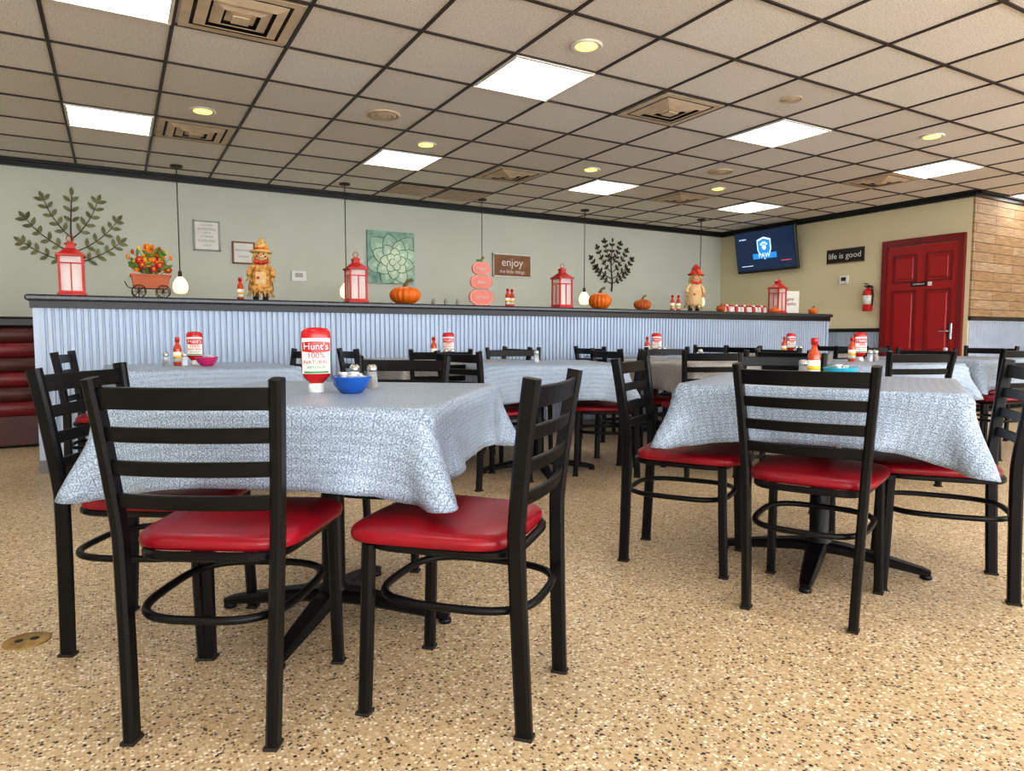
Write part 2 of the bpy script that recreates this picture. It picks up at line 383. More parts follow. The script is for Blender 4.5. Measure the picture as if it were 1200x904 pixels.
b=MB()
x=GX-TX*4
while x<XR:
    if x>XL:
        yb=YB if x<XT else YW
        b.box((x,(YS+yb)/2,CZ-.004),(.020,yb-YS,.008),'tbar')
    x+=TX
y=GY-T*11
while y<YB:
    if y>YS:
        xb=XT if y>YW else XR
        b.box(((XL+xb)/2,y,CZ-.005),(xb-XL,.020,.008),'tbar')
    y+=T
b.obj('ceiling_grid')
def cell(i,j): return (GX+TX*(i+.5),GY+T*(j+.5))
pb=MB(); s=T/2-.014
pb.box((0,0,-.006),(2*s,2*s,.008),'panel')
for sx,sy,w,h in((0,s,2*s+.02,.02),(0,-s,2*s+.02,.02),(s,0,.02,2*s),(-s,0,.02,2*s)): pb.box((sx,sy,-.008),(w,h,.012),'cream')
pm=pb.mesh('ceiling_light_panel')
for i in(-4,0,4,8,12,16):
    for j in(0,4,-4,-8):
        x,y=cell(i,j)
        if x<XL+.3 or x>XR-.3 or y<YS+.3: continue
        if x>XT-.2 and y>YW-.2: continue
        put('ceiling_light_panel',pm,(x,y,CZ-.004))
vb=MB()
vb.box((0,0,-.001),(.56,.56,.002),'dark')
for q,(h,zz) in enumerate(((.285,-.004),(.215,-.010),(.145,-.014),(.075,-.016))):
    w=.054; dz=.018
    for a in range(4):
        R=Matrix.Rotation(a*math.pi/2,4,'Z')
        o=[(-h,-h,zz),(h,-h,zz),(h-w,-h+w,zz-dz+.0),(-h+w,-h+w,zz-dz)] if q else [(-h,-h,zz-.004),(h,-h,zz-.004),(h-.05,-h+.05,zz-.006),(-h+.05,-h+.05,zz-.006)]
        vs=[R@Vector(p) for p in o]; vs+= [v+Vector((0,0,.003)) for v in vs]
        vb.add(vs,[(3,2,1,0),(4,5,6,7),(0,1,5,4),(1,2,6,5),(2,3,7,6),(3,0,4,7)],'beige')
vb.box((0,0,-.034),(.09,.09,.006),'beige')
vm=vb.mesh('ceiling_vent')
for i,j in((1,0),(1,4),(6,0),(6,4),(12,1),(10,4),(1,-4)): 
    x,y=cell(i,j); put('ceiling_vent',vm,(x,y,CZ-.006))
rb=MB()
rb.box((0,0,-.003),(.56,.56,.006),'dark')
for q in range(14): rb.box((0,-.26+q*.04,-.010),(.55,.022,.004),'beige',R=Matrix.Rotation(.5,3,'X'))
rm=rb.mesh('return_grille')
for i,j in((5,6),(6,6)): x,y=cell(i,j); put('return_grille',rm,(x,y,CZ-.008))
db=MB(); db.lathe([(.095,0),(.098,-.008),(.085,-.014),(.07,-.008)],'cream'); db.lathe([(.068,-.006),(.066,-.010),(.02,-.014)],'bulb'); dm=db.mesh('recessed_downlight')
for i,j in((4,-1),(1,3),(4,3),(7,3),(10,3),(10,-1),(1,-1)): x,y=cell(i,j); put('recessed_downlight',dm,(x,y,CZ-.001))
sb=MB()
for r0 in(.13,.095,.06): sb.lathe([(r0,0),(r0,-.012-.08*(.13-r0)),(r0-.02,-.016-.08*(.13-r0)),(r0-.026,-.004)],'beige',seg=28)
sb.lathe([(.03,0),(.03,-.02),(.01,-.022)],'beige'); sm=sb.mesh('ceiling_speaker')
for i,j in((3,2),(9,2),(7,-1)): x,y=cell(i,j); put('ceiling_speaker',sm,(x,y,CZ-.001),sc=1. if i!=7 else .6)

# ------------------------------------------------------------------ dining chair
def chair():
    b=MB()
    P=[(0,0,.168),(.22,.008,.175),(.44,.014,.183),(.52,.012,.187),(.70,-.008,.199),(.848,-.030,.210)]
    def up(z):
        for (z0,y0,x0),(z1,y1,x1) in zip(P,P[1:]):
            if z<=z1: t=(z-z0)/(z1-z0); return y0+(y1-y0)*t,x0+(x1-x0)*t
        return P[-1][1],P[-1][2]
    for s in(-1,1):
        pts=catmull([(s*x,y,z) for z,y,x in P],5)
        b.tube(pts,rrect(.028,.040),'chair',ref=(1,0,0),smooth=False)
        b.tube([(s*.190,.410,0),(s*.187,.402,.2),(s*.184,.395,.432)],rrect(.030,.032),'chair',ref=(1,0,0),smooth=False)
        b.box((s*.168,.0,.004),(.032,.044,.008),'dark'); b.box((s*.190,.410,.004),(.034,.036,.008),'dark')
    for z,h in((.804,.050),(.722,.035),(.645,.035),(.568,.035)):
        y,x=up(z); pts=[]
        for i in range(11):
            t=-1+i/5; pts.append((t*x,y-.022*(1-t*t),z))
        b.tube(pts,rrect(h,.012),'chair',ref=(0,-.15,1),smooth=False)
    def outline(n,hw0,hw1,yc,hd,m=40):
        o=[]
        for i in range(m):
            a=2*math.pi*i/m; c,s_=math.cos(a),math.sin(a)
            u=math.copysign(abs(c)**(2/n),c); v=math.copysign(abs(s_)**(2/n),s_)
            hw=hw0+(hw1-hw0)*(v+1)/2
            o.append((u*hw,yc+v*hd))
        return o
    o=outline(5,.196,.226,.250,.214); vs=[];fs=[]; m=len(o)
    L=[(.440,.94),(.442,.985),(.450,1.0),(.458,1.0),(.466,.988),(.472,.955),(.477,.86),(.480,.6),(.481,.3)]
    for z,sc in L: vs+=[(x*sc,.250+(y-.250)*sc,z) for x,y in o]
    for j in range(len(L)-1):
        for i in range(m): h=(i+1)%m; fs.append((j*m+i,j*m+h,(j+1)*m+h,(j+1)*m+i))
    fs.append(tuple(range(m-1,-1,-1))); fs.append(tuple((len(L)-1)*m+i for i in range(m)))
    b.add(vs,fs,'red',True)
    b.tube([(x,y,.430) for x,y in outline(5,.170,.192,.222,.190)],rrect(.022,.022),'chair',closed=True,smooth=False)
    b.tube([(x,y,.295) for x,y in outline(3.2,.176,.188,.200,.205)],circ(.0105,8),'chair',closed=True)
    return b.mesh('dining_chair')
cm=chair()
CH=[(.140,1.667,.55,.83),(.92,1.425,-.665,.745),(-.07,2.49,.866,-.5),(1.12,2.94,-.64,-.77),
(1.93,1.435,.9,.42),(1.95,2.28,.545,-.84),(2.83,1.235,-.586,.81),(3.04,2.40,-.7,-.7),
(-.24,4.80,1,-.15),(1.14,4.90,-1,-.2),
(3.08,3.60,-.75,.60),(1.84,3.80,.95,.2),(2.72,4.66,-.3,-.95),
(1.50,4.95,1,0),(1.95,4.36,.2,1),(2.92,5.0,-1,0),
(3.16,4.02,1,-.15),(3.38,3.20,.4,.9),(4.54,3.65,-1,.1),(4.0,4.28,-.1,-1),
(3.70,4.95,1,0),(5.10,4.9,-1,0),
(5.27,4.6,1,0),(6.63,4.6,-1,0),(5.9,3.93,.05,1),
(4.27,2.38,.4,.9),(3.93,3.08,1,0),(5.27,2.9,-1,0),
(5.9,2.54,.2,1),(6.87,3.2,-1,0),(6.25,3.86,0,-1)]
for x,y,fx,fy in CH: put('dining_chair',cm,(x,y,0.0),face(fx,fy))

# ------------------------------------------------------------------ tables
TZ=.752
def table():
    b=MB(); a=.460
    b.bbox((0,0,TZ-.016),(2*a,2*a,.032),'wood_top',.006)
    b.lathe([(.055,.075),(.05,.10),(.038,.115),(.038,.66),(.05,.70)],'chair')
    for q in range(4):
        R=Matrix.Rotation(q*math.pi/2,3,'Z')
        pts=[R@Vector(p) for p in ((0,0,.075),(.10,0,.070),(.25,0,.048),(.37,0,.028),(.40,0,.022))]
        b.tube(pts,rrect(.036,.062),'chair',rad=[1.25,1.2,1,.75,.55],smooth=False)
        p=R@Vector((.385,0,.010)); b.lathe([(.022,-.010),(.022,.0),(.012,.012)],'chair',c=p,seg=12)
        b.box(R@Vector((.16,0,.708)),(.32,.05,.022) if q%2==0 else (.05,.32,.022),'chair')
    return b.mesh('restaurant_table')
tm=table()
def sim(seed):
    rng=np.random.RandomState(seed)
    a=.486; half=.645; n=61; RC=.27
    L=np.linspace(-half,half,n); X,Y=np.meshgrid(L,L,indexing='ij')
    u=np.abs(X)-(half-RC); v=np.abs(Y)-(half-RC); cor=(u>0)&(v>0)
    sc=np.where(cor,np.maximum(u,v)/np.maximum(np.hypot(u,v),1e-9),1.)
    sc=np.where(cor,.08+.92*sc,1.)
    X=np.where(cor,np.sign(X)*((half-RC)+u*sc),X); Y=np.where(cor,np.sign(Y)*((half-RC)+v*sc),Y)
    P0=np.stack([X,Y,np.zeros_like(X)],-1); P=P0.copy(); P[...,2]+=.002+rng.rand(n,n)*.002
    d=L[1]-L[0]; prev=P.copy(); g=9.8/3600
    cons=[]
    def reg(sa,sb,k): cons.append((sa,sb,np.sqrt(((P0[sb]-P0[sa])**2).sum(-1,keepdims=True)),k))
    S=slice
    for p in(0,1):
        m=len(range(p+1,n,2)); A=S(p,p+2*m-1,2); B=S(p+1,p+2*m,2)
        reg((A,S(None)),(B,S(None)),1.); reg((S(None),A),(S(None),B),1.)
        reg((A,S(0,n-1)),(B,S(1,n)),.35); reg((A,S(1,n)),(B,S(0,n-1)),.35)
    reg((S(0,n-3),S(None)),(S(3,n),S(None)),.05); reg((S(None),S(0,n-3)),(S(None),S(3,n)),.05)
    e=int(np.ceil((half-a)/d))
    for sl in(S(0,e),S(n-e,n)):
        for o,k in((4,.09),(7,.06)):
            reg((S(0,n-o),sl),(S(o,n),sl),k); reg((sl,S(0,n-o)),(sl,S(o,n)),k)
    ph=rng.rand(4)*6.28
    for st in range(190):
        vv=(P-prev)*.965; prev=P.copy(); P+=vv; P[...,2]-=g
        if st<140:
            out=np.clip((np.abs(P[...,:2])-a)*8,0,1)
            P[...,0]+=np.sign(X)*out[...,0]*.0014*np.sin(Y*17+ph[0]+np.sign(X)*ph[2])
            P[...,1]+=np.sign(Y)*out[...,1]*.0014*np.sin(X*17+ph[1]+np.sign(Y)*ph[3])
        for it in range(12):
            for sa,sb,r,k in cons:
                A=P[sa];B=P[sb]; D=B-A; l=np.sqrt((D**2).sum(-1,keepdims=True))+1e-9; c=.5*k*(1-r/l)*D
                A+=c; B-=c
            px=a-np.abs(P[...,0]); py=a-np.abs(P[...,1]); pz=-P[...,2]
            ins=(px>0)&(py>0)&(pz>0)
            t=ins&(pz<=np.minimum(px,py)); P[...,2][t]=0
            s=ins&~t&(px<=py); P[...,0][s]=np.sign(P[...,0][s])*a
            s=ins&~t&(px>py); P[...,1][s]=np.sign(P[...,1][s])*a
        top=(P[...,2]<.004)&(P[...,2]>-.001)&(np.abs(P[...,0])<a)&(np.abs(P[...,1])<a)
        prev[top]=P[top]-(P[top]-prev[top])*.3
    out=[]
    for k in('cloth','cloth_refl'):
        me=bpy.data.meshes.new('tablecloth'); fs=[]
        for i in range(n-1):
            for j in range(n-1): fs.append((i*n+j,(i+1)*n+j,(i+1)*n+j+1,i*n+j+1))
        me.from_pydata(P.reshape(-1,3).tolist(),[],fs)
        uv=me.uv_layers.new(name='UVMap'); U=P0[...,:2].reshape(-1,2)
        idx=np.array(fs).reshape(-1); uv.data.foreach_set('uv',U[idx].astype(np.float32).reshape(-1))
        me.materials.append(M[k]); me.polygons.foreach_set('use_smooth',[True]*len(fs)); me.update(); out.append(me)
    return out
cl=[sim(1),sim(5)]
TB=[(.61,2.25,face(.64,.77)),(2.5,1.77,face(.87,.49)),(.45,4.60,.1),(2.52,3.98,-.35),(2.2,4.93,0),(3.85,3.75,-.1),(4.4,4.9,0),(5.95,4.6,0),(4.6,3.0,-.2),(6.2,3.2,0)]
for i,(x,y,r) in enumerate(TB):
    put('restaurant_table',tm,(x,y,0),r)
    o=put('tablecloth',cl[i%2][1 if i in(4,5,7) else 0],(x,y,TZ+.0035),r+math.pi/2*(i%3))
    so=o.modifiers.new('thickness','SOLIDIFY'); so.thickness=.0015; so.offset=1
CTZ=TZ+.0052

# ------------------------------------------------------------------ condiments
def ketchup():
    b=MB()
    b.lathe([(.024,0),(.026,.003),(.025,.028),(.018,.031)],'white')
    prof=[(.020,.030),(.026,.036),(.040,.050),(.0455,.066),(.0465,.10),(.0460,.14),(.0465,.18),(.045,.196),(.036,.207),(.015,.210)]
    b.lathe(prof,'ketchup',seg=28,sy=.62)
    A,B=.0485,.0485*.63
    def patch(a0,a1,z0,z1,k,s=-1,off=0,bow=0):
        vs=[];fs=[];n=16
        for i in range(n+1):
            t=i/n; a=math.radians(a0+(a1-a0)*t); dz=bow*math.sin(math.pi*t)
            for z in(z0-dz,z1+dz): vs.append(((A+off)*math.sin(a),s*(B+off)*math.cos(a),z))
        for i in range(n): fs.append((2*i,2*i+2,2*i+3,2*i+1))
        b.add(vs,fs,k,True)
    patch(-64,64,.062,.176,'label'); patch(-64,64,.062,.176,'label',s=1)
    patch(-60,60,.134,.162,'ketchup',off=.0006,bow=.004)
    patch(-50,50,.064,.070,'green',off=.0006)
    cv=(A+.0012,B+.0012)
    b.text("Hunt's",.030,'white',(0,0,.149),.0008,cv)
    b.text("100%",.026,'ketchup',(0,0,.120),.0008,cv)
    b.text("NATURAL",.0170,'ketchup',(0,0,.099),.0008,cv)
    b.text("KETCHUP",.0125,'green',(0,0,.082),.0008,cv)
    return b.mesh('ketchup_bottle')
def hotsauce():
    b=MB()
    b.lathe([(.022,0),(.024,.003),(.024,.10),(.020,.118),(.0115,.132),(.0105,.150)],'sauce')
    b.lathe([(.0135,.148),(.0135,.172),(.011,.175)],'ketchup',seg=14)
    b.lathe([(.0245,.022),(.0245,.085)],'label',seg=20)
    b.lathe([(.0248,.045),(.0248,.062)],'yellow',seg=20)
    return b.mesh('hot_sauce_bottle')
def shaker(k):
    b=MB()
    b.lathe([(.019,0),(.021,.004),(.018,.045),(.016,.062)],'glassy',seg=16)
    b.lathe([(.015,.002),(.0155,.035)],k,seg=12)
    b.lathe([(.0175,.060),(.0185,.066),(.017,.078),(.010,.084)],'steel',seg=16)
    return b.mesh('shaker')
def bowl(k,n=9):
    b=MB()
    b.lathe([(.030,0),(.036,.004),(.056,.028),(.064,.050),(.066,.054),(.061,.052),(.050,.028),(.030,.010)],k,seg=28)
    rd=random.Random(3)
    for i in range(n):
        a=rd.random()*6.28; r=rd.random()*.034
        b.lathe([(.012,0),(.016,.018),(.018,.019),(.006,.020)],'white',c=(r*math.cos(a),r*math.sin(a),.032+rd.random()*.018),seg=12)
    return b.mesh('creamer_bowl')
KM=ketchup();HM=hotsauce();SM=shaker('salt');PM=shaker('pepper');BB=bowl('blue',12);BT=bowl('teal',8);BP=bowl('pink',6)
def on(i,name,me,dx,dy,rz=0):
    put(name,me,(TB[i][0]+dx,TB[i][1]+dy,CTZ),rz)
on(0,'ketchup_bottle',KM,-.05,-.02,-.25); on(0,'creamer_bowl',BB,.04,-.10); on(0,'salt_shaker',SM,.11,.09); on(0,'pepper_shaker',PM,.16,.05)
on(1,'hot_sauce_bottle',HM,-.04,.02); on(1,'creamer_bowl',BT,.06,-.03); on(1,'salt_shaker',SM,.0,.10)
on(2,'pepper_shaker',PM,-.19,.02); on(2,'hot_sauce_bottle',HM,-.12,.1); on(2,'salt_shaker',SM,-.09,-.02); on(2,'ketchup_bottle',KM,-.02,.12,-.1); on(2,'creamer_bowl',BP,.03,-.04)
for i,(kx) in((4,.04),(6,0),(7,0),(8,.05)):
    on(i,'ketchup_bottle',KM,kx+.06,.05,-.5); on(i,'hot_sauce_bottle',HM,kx-.08,.02); on(i,'salt_shaker',SM,kx-.02,-.08); on(i,'pepper_shaker',PM,kx+.03,-.09)
for i in(3,5,9): on(i,'salt_shaker',SM,0,.03)

# ------------------------------------------------------------------ ledge decorations
def lantern(k='lred',h=.43):
    b=MB(); w=.075; hb=h*.60
    b.bbox((0,0,.010),(.175,.175,.020),k,.004); b.box((0,0,.028),(.155,.155,.016),k)
    for sx in(-1,1):
        for sy in(-1,1): b.box((sx*w*.93,sy*w*.93,.036+hb/2),(.014,.014,hb),k)
    for sx,sy in((0,1),(0,-1),(1,0),(-1,0)):
        d=(.13,.004,hb) if sx==0 else (.004,.13,hb)
        b.box((sx*w*.9,sy*w*.9,.036+hb/2),d,'lglass')
        d2=(.13,.007,.009) if sx==0 else (.007,.13,.009)
        b.box((sx*w*.95,sy*w*.95,.036+hb*.80),d2,k)
        d3=(.007,.007,hb*.8) ; b.box((sx*w*.95,sy*w*.95,.036+hb*.4),d3,k)
    z=.036+hb
    b.box((0,0,z+.007),(.175,.175,.014),k)
    b.box((0,0,z+.014+h*.055),(.16,.16,h*.11),k,taper=.38)
    z2=z+.014+h*.11
    b.box((0,0,z2+.016),(.055,.055,.032),k); b.box((0,0,z2+.040),(.075,.075,.020),k,taper=.3)
    z3=z2+.052
    b.tube([(.022*math.cos(a),0,z3+.018+.022*math.sin(a)) for a in [2*math.pi*i/16 for i in range(16)]],circ(.003,6),k,ref=(0,1,0),closed=True)
    b.lathe([(.034,0),(.035,.004),(.034,hb*.50),(.014,hb*.52)],'candle',c=(0,0,.037)); b.tube([(0,0,.037+hb*.5),(0,0,.05+hb*.55)],circ(.0015,5),'dark',ref=(1,0,0))
    return b
def pumpkin(r,k,h=.72):
    b=MB(); prof=[]
    for i in range(13):
        a=-math.pi/2+math.pi*i/12; rr=r*(math.cos(a)**.75 if math.cos(a)>1e-6 else 0); prof.append((max(rr,.12*r),r*h*(math.sin(a)*(1 if a<0 else .92)+1)))
    b.lathe(prof,k,seg=64,rib=.13,ribn=16)
    z=2*r*h*.94
    b.tube([(0,0,z-.01),(.004,0,z+.12*r),(.02*r/.1,0,z+.38*r),(.05*r/.1,0,z+.48*r)],circ(.014*r/.1,8),'stem',ref=(0,1,0),rad=[1.6,1,.8,.95])
    return b
def scarecrow(dress,h=.48,hat='straw',lean=0.):
    b=MB(); s=h/.48
    b.T=Matrix.Scale(s,4)
    for x in(-.035,.035):
        b.tube([(x,0,.03),(x,0,.13)],circ(.020,10),'signb',ref=(1,0,0)); b.ball((x,-.014,.018),(.022,.036,.018),'dark')
    b.T=Matrix.Scale(s,4)@Matrix.Rotation(lean,4,'Y')
    b.lathe([(.085,.06),(.094,.09),(.075,.20),(.052,.27),(.030,.30)],dress,seg=24,sy=.75,rib=.1,ribn=12)
    b.box((0,-.060,.17),(.075,.010,.09),'burlap'); b.box((-.02,-.066,.17),(.02,.004,.02),'plaidr'); b.box((.022,-.066,.19),(.018,.004,.018),'yellow')
    for sx in(-1,1):
        b.tube(catmull([(sx*.035,0,.275),(sx*.080,-.01,.235),(sx*.085,-.035,.185)],4),circ(.019,10),dress,ref=(0,1,0))
        for q in range(7):
            a=q*.9; b.tube([(sx*.085,-.035,.185),(sx*(.085+.022*math.cos(a)),-.04+.018*math.sin(a),.145)],circ(.003,5),'straw',ref=(0,1,0))
    for q in range(44):
        a=q*.42; r=.060; b.tube([(r*1.1*math.cos(a),r*.8*math.sin(a),.11),(1.65*r*math.cos(a),1.15*r*math.sin(a),.030)],circ(.0045,5),'straw',ref=(0,1,0))
    b.ball((0,0,.345),(.050,.045,.052),'burlap',16,12)
    for sx in(-1,1): b.ball((sx*.018,-.042,.355),(.006,.004,.007),'dark',8,6); b.ball((sx*.030,-.038,.336),(.009,.004,.008),'rust',8,6)
    b.ball((0,-.047,.344),(.006,.006,.006),'orange',8,6)
    b.tube([(.022*math.sin(t),-.043+.004*abs(t),.332-.010*math.cos(t)) for t in(-1.2,-.6,0,.6,1.2)],circ(.0015,5),'dark',ref=(0,1,0))
    for q in range(26):
        a=math.radians(-20+q*8.8)
        b.tube([(.045*math.cos(a),.040*math.sin(a),.375),(.062*math.cos(a),.052*math.sin(a),.29+.012*(q%3))],circ(.0055,5),'straw',ref=(1,0,0))
    b.lathe([(.080,.366),(.084,.372),(.075,.380),(.050,.390),(.044,.425),(.034,.452),(.012,.478)],hat,seg=24)
    b.lathe([(.0515,.388),(.0495,.402)],'plaidr',seg=24)
    b.ball((.035,-.040,.395),(.018,.010,.018),'orange')
    b.tube(catmull([(-.045,-.05,.30),(0,-.055,.285),(.045,-.05,.30)],4),circ(.014,8),'plaidr',ref=(0,1,0))
    return b
def ledge(name,b,x,y=5.77,rz=0): b.obj(name,(x,y,LZ),rz)
ledge('red_lantern',lantern(h=.40),-.25); ledge('red_lantern',lantern(h=.41),1.80); ledge('red_lantern',lantern(h=.43),3.93); ledge('red_lantern',lantern(h=.45),7.18)
ledge('scarecrow_doll',scarecrow('plaid',.50,lean=.03),1.02,rz=-.2); ledge('scarecrow_doll',scarecrow('burlap',.54,hat='plaidr',lean=.05),5.75,rz=-.5)
ledge('pumpkin',pumpkin(.138,'pump',.60),2.245); ledge('pumpkin',pumpkin(.122,'pump',.72),4.41); ledge('pumpkin',pumpkin(.095,'pumpd',.65),4.99)
ledge('pumpkin',pumpkin(.055,'pumpd'),6.12,5.70); ledge('pumpkin',pumpkin(.055,'pump'),7.72,5.66); ledge('pumpkin',pumpkin(.058,'pumpd'),7.86,5.76); ledge('pumpkin',pumpkin(.050,'pump'),7.0,5.66)
b=MB()
b.box((0,0,.115),(.22,.13,.09),'terra',taper=1.15); b.box((0,0,.165),(.27,.165,.014),'terra')
for x in(-.08,.08):
    for y in(-.078,.078):
        b.tube([(x+.045*math.cos(a),y,.047+.045*math.sin(a)) for a in [2*math.pi*i/20 for i in range(20)]],circ(.004,6),'bronze',ref=(0,1,0),closed=True)
        for q in range(4): a=q*math.pi/4; b.tube([(x-.043*math.cos(a),y,.047-.043*math.sin(a)),(x+.043*math.cos(a),y,.047+.043*math.sin(a))],circ(.002,5),'bronze',ref=(0,1,0))
    b.tube([(x,-.08,.047),(x,.08,.047)],circ(.004,6),'bronze',ref=(1,0,0)); b.box((x,0,.06),(.012,.10,.03),'bronze')
b.tube(catmull([(-.12,0,.07),(-.15,0,.08),(-.17,0,.12)],4),circ(.004,6),'bronze',ref=(0,1,0))
rd=random.Random(5)
for q in range(40):
    a=rd.random()*6.28; r=rd.random()*.12; x,y=r*math.cos(a)*1.1,r*math.sin(a)*.6; z=.21+rd.random()*.14*(1.35-r/.12)
    b.tube([(x*.4,y*.4,.165),(x,y,z)],circ(.002,5),'leaf',ref=(1,0,0))
    k=rd.choice(['orange','yellow','rust','orange','ketchup'])
    for p in range(6):
        t=p*math.pi/3; b.ball((x+.016*math.cos(t),y-.004,z+.016*math.sin(t)),(.012,.006,.012),k,8,5)
    b.ball((x,y-.010,z),.008,'yellow' if k!='yellow' else 'rust',8,5)
for q in range(34):
    a=rd.random()*6.28; r=.06+rd.random()*.07; z=.19+rd.random()*.16
    b.ball((r*math.cos(a),r*math.sin(a)*.5-.01,z),(.030,.006,.010),'leaf',8,5,R=Matrix.Rotation(rd.random()*3,3,'Y'))
for q in range(8):
    a=math.radians(35+q*16); b.tube([(0,0,.18),(.17*math.cos(a),rd.uniform(-.03,.03),.20+.18*math.sin(a))],circ(.002,5),'leaf',ref=(0,1,0))
    b.ball((.17*math.cos(a),0,.20+.18*math.sin(a)),(.012,.008,.020),rd.choice(['yellow','rust','orange']),8,5)
ledge('flower_wagon_planter',b,.243)
b=MB(); z=.0
for (w,h,t_) in((.130,.170,'harvest'),(.116,.155,'bless'),(.098,.135,'happy')):
    poly=[]
    for i in range(48):
        a=2*math.pi*i/48; c_,s_=math.cos(a),math.sin(a)
        lob=1-.07*abs(math.sin(a*2))**4 if abs(s_)>.5 else 1
        dip=1-.08*math.exp(-((c_)/.22)**2)
        poly.append((w*math.copysign(abs(c_)**.95,c_)*lob,z+h/2+h/2*math.copysign(abs(s_)**.85,s_)*dip))
    b.prism(poly,-.010,.010,'pinksign')
    b.tube([(x_*.88,-.012,z+h/2+(z_-z-h/2)*.86) for x_,z_ in poly],circ(.0028,5),'signw',ref=(0,1,0),closed=True)
    b.text(t_,.048,'signw',(0,-.015,z+h/2)); z+=h*.88
b.tube(catmull([(0,0,z+.005),(.005,0,z+.035),(.025,0,z+.055)],4),circ(.011,8),'stem',ref=(0,1,0))
b.ball((-.030,-.004,z+.022),(.030,.005,.012),'leaf',10,6); b.box((0,0,.008),(.16,.07,.016),'pinksign'); ledge('stacked_pumpkin_sign',b,3.01)
put('hot_sauce_bottle',HM,(3.28,5.74,LZ)); put('hot_sauce_bottle',HM,(3.35,5.78,LZ)); put('hot_sauce_bottle',HM,(.86,5.72,LZ)); put('hot_sauce_bottle',HM,(5.38,5.72,LZ)); put('hot_sauce_bottle',HM,(5.47,5.72,LZ))
for x in(2.5,2.62,2.74): 
    b=MB()
    for j in range(7): b.lathe([(.026*math.sin(.4+j*.38),j*.008),(.010,j*.008+.010)],'signg',seg=10,rib=.3,ribn=5)
    ledge('pinecone',b,x,5.72)
b=MB()
for q in range(15):
    x=(q-7)*.05; k=['white','lred','signw'][q%3]
    b.lathe([(.020,0),(.024,.01),(.024,.05),(.012,.075)],k,c=(x,.01*(q%2),0),seg=12)
    b.lathe([(.020,.072),(.017,.088),(.006,.094)],'lred' if k!='lred' else 'white',c=(x,.01*(q%2),0),seg=12)
ledge('shaker_collection',b,6.60)
b=MB(); b.box((0,0,.15),(.24,.02,.28),'signw'); b.box((0,0,.006),(.2,.09,.012),'signb'); b.text('give\nthanks',.06,'signb',(0,-.012,.16)); ledge('tabletop_sign',b,7.48,5.82,-.4)

# ------------------------------------------------------------------ pendants
pb=MB(); H=CZ-1.43
pb.lathe([(.06,0),(.058,-.018),(.02,-.026)],'bronze',c=(0,0,0)); pb.tube([(0,0,-.02),(0,0,-H+.13)],circ(.005,6),'bronze',ref=(1,0,0))
pb.lathe([(.012,-H+.18),(.018,-H+.165),(.020,-H+.115),(.018,-H+.11)],'bronze')
pb.lathe([(.022,-H+.12),(.042,-H+.10),(.068,-H+.055),(.074,-H+.01),(.062,-H-.035),(.036,-H-.052)],'globe',seg=24)
pmn=pb.mesh('pendant_lamp')
for x,y in((.6,7.85),(2.32,7.8),(4.08,7.8),(5.65,7.75),(7.6,7.5)): put('pendant_lamp',pmn,(x,y,CZ-.002))

# ------------------------------------------------------------------ back wall art
def leaf(b,p,ang,L,W,k,y=-.012):
    c,s=math.cos(ang),math.sin(ang)
    n=8
    up=[];dn=[]
    for i in range(n+1):
        t=i/n; w=W*math.sin(math.pi*t)**.8
        up.append((t*L,w)); dn.append((t*L,-w))
    poly=[(p[0]+x*c-w*s,p[1]+x*s+w*c) for x,w in dn+up[::-1][1:-1]]
    b.prism(poly,y-.003,y+.001,k)
def tree(w,h,k1,k2,seed,branches,leafL,step,lw):
    b=MB(); rd=random.Random(seed)
    trunk=catmull([(0,-.012,0),(.012,-.012,h*.2),(-.012,-.012,h*.5),(.01,-.012,h*.93)],6)
    b.tube(trunk,circ(.009,8),k1,ref=(0,1,0),rad=[1.5-1.1*i/(len(trunk)-1) for i in range(len(trunk))])
    for z0,ex,ez in branches:
        P=catmull([(0,-.012,z0*h),(ex*w*.5*.35,-.012,(z0+(ez-z0)*.22)*h),(ex*w*.5*.75,-.012,(z0+(ez-z0)*.62)*h),(ex*w*.5,-.012,ez*h)],8)
        b.tube(P,circ(.005,6),k1,ref=(0,1,0),rad=[1.3-.7*i/(len(P)-1) for i in range(len(P))])
        m=len(P)
        for i in range(7,m-1,step):
            d=P[min(i+1,m-1)]-P[i-1]; a=math.atan2(d.z,d.x)
            for sg in(-1,1): leaf(b,(P[i].x,P[i].z),a+sg*.95,leafL*(.8+.3*rd.random()),leafL*lw,k2)
        d=P[-1]-P[-2]; leaf(b,(P[-1].x,P[-1].z),math.atan2(d.z,d.x),leafL,leafL*lw,k2)
    for zt in(.62,.74,.86):
        for sg in(-1,1): leaf(b,(0,h*zt),math.pi/2+sg*.9,leafL,leafL*lw,k2)
    leaf(b,(.01,h*.93),math.pi/2,leafL,leafL*lw,k2)
    return b
tree(.84,.84,'bronze','olive',3,[(.12,-1.,.34),(.12,1.,.40),(.25,-.92,.62),(.25,.95,.66),(.42,-.55,.86),(.42,.55,.88)],.088,4,.21).obj('tree_wall_decor',(-.34,YB-.002,1.58))
tree(.78,.80,'bronze','bronze',9,[(.15,-.8,.42),(.15,.8,.40),(.24,-1.,.60),(.24,1.,.62),(.36,-.7,.80),(.36,.72,.78),(.5,-.35,.92),(.5,.4,.90)],.068,4,.25).obj('tree_wall_decor',(6.6,YB-.002,1.62))
def sign(name,x,z,w,h,board,frame,lines,txt,rz=0,loc=None):
    b=MB(); b.box((0,-.010,0),(w,.018,h),board)
    if frame:
        for sx in(-1,1): b.box((sx*(w/2-.008),-.016,0),(.016,.022,h),frame); b.box((0,-.016,sx*(h/2-.008)),(w,.022,.016),frame)
    for (t,s,dz) in lines: b.text(t,s,txt,(0,-.0205,dz))
    return b.obj(name,loc or (x,YB-.001,z),rz)
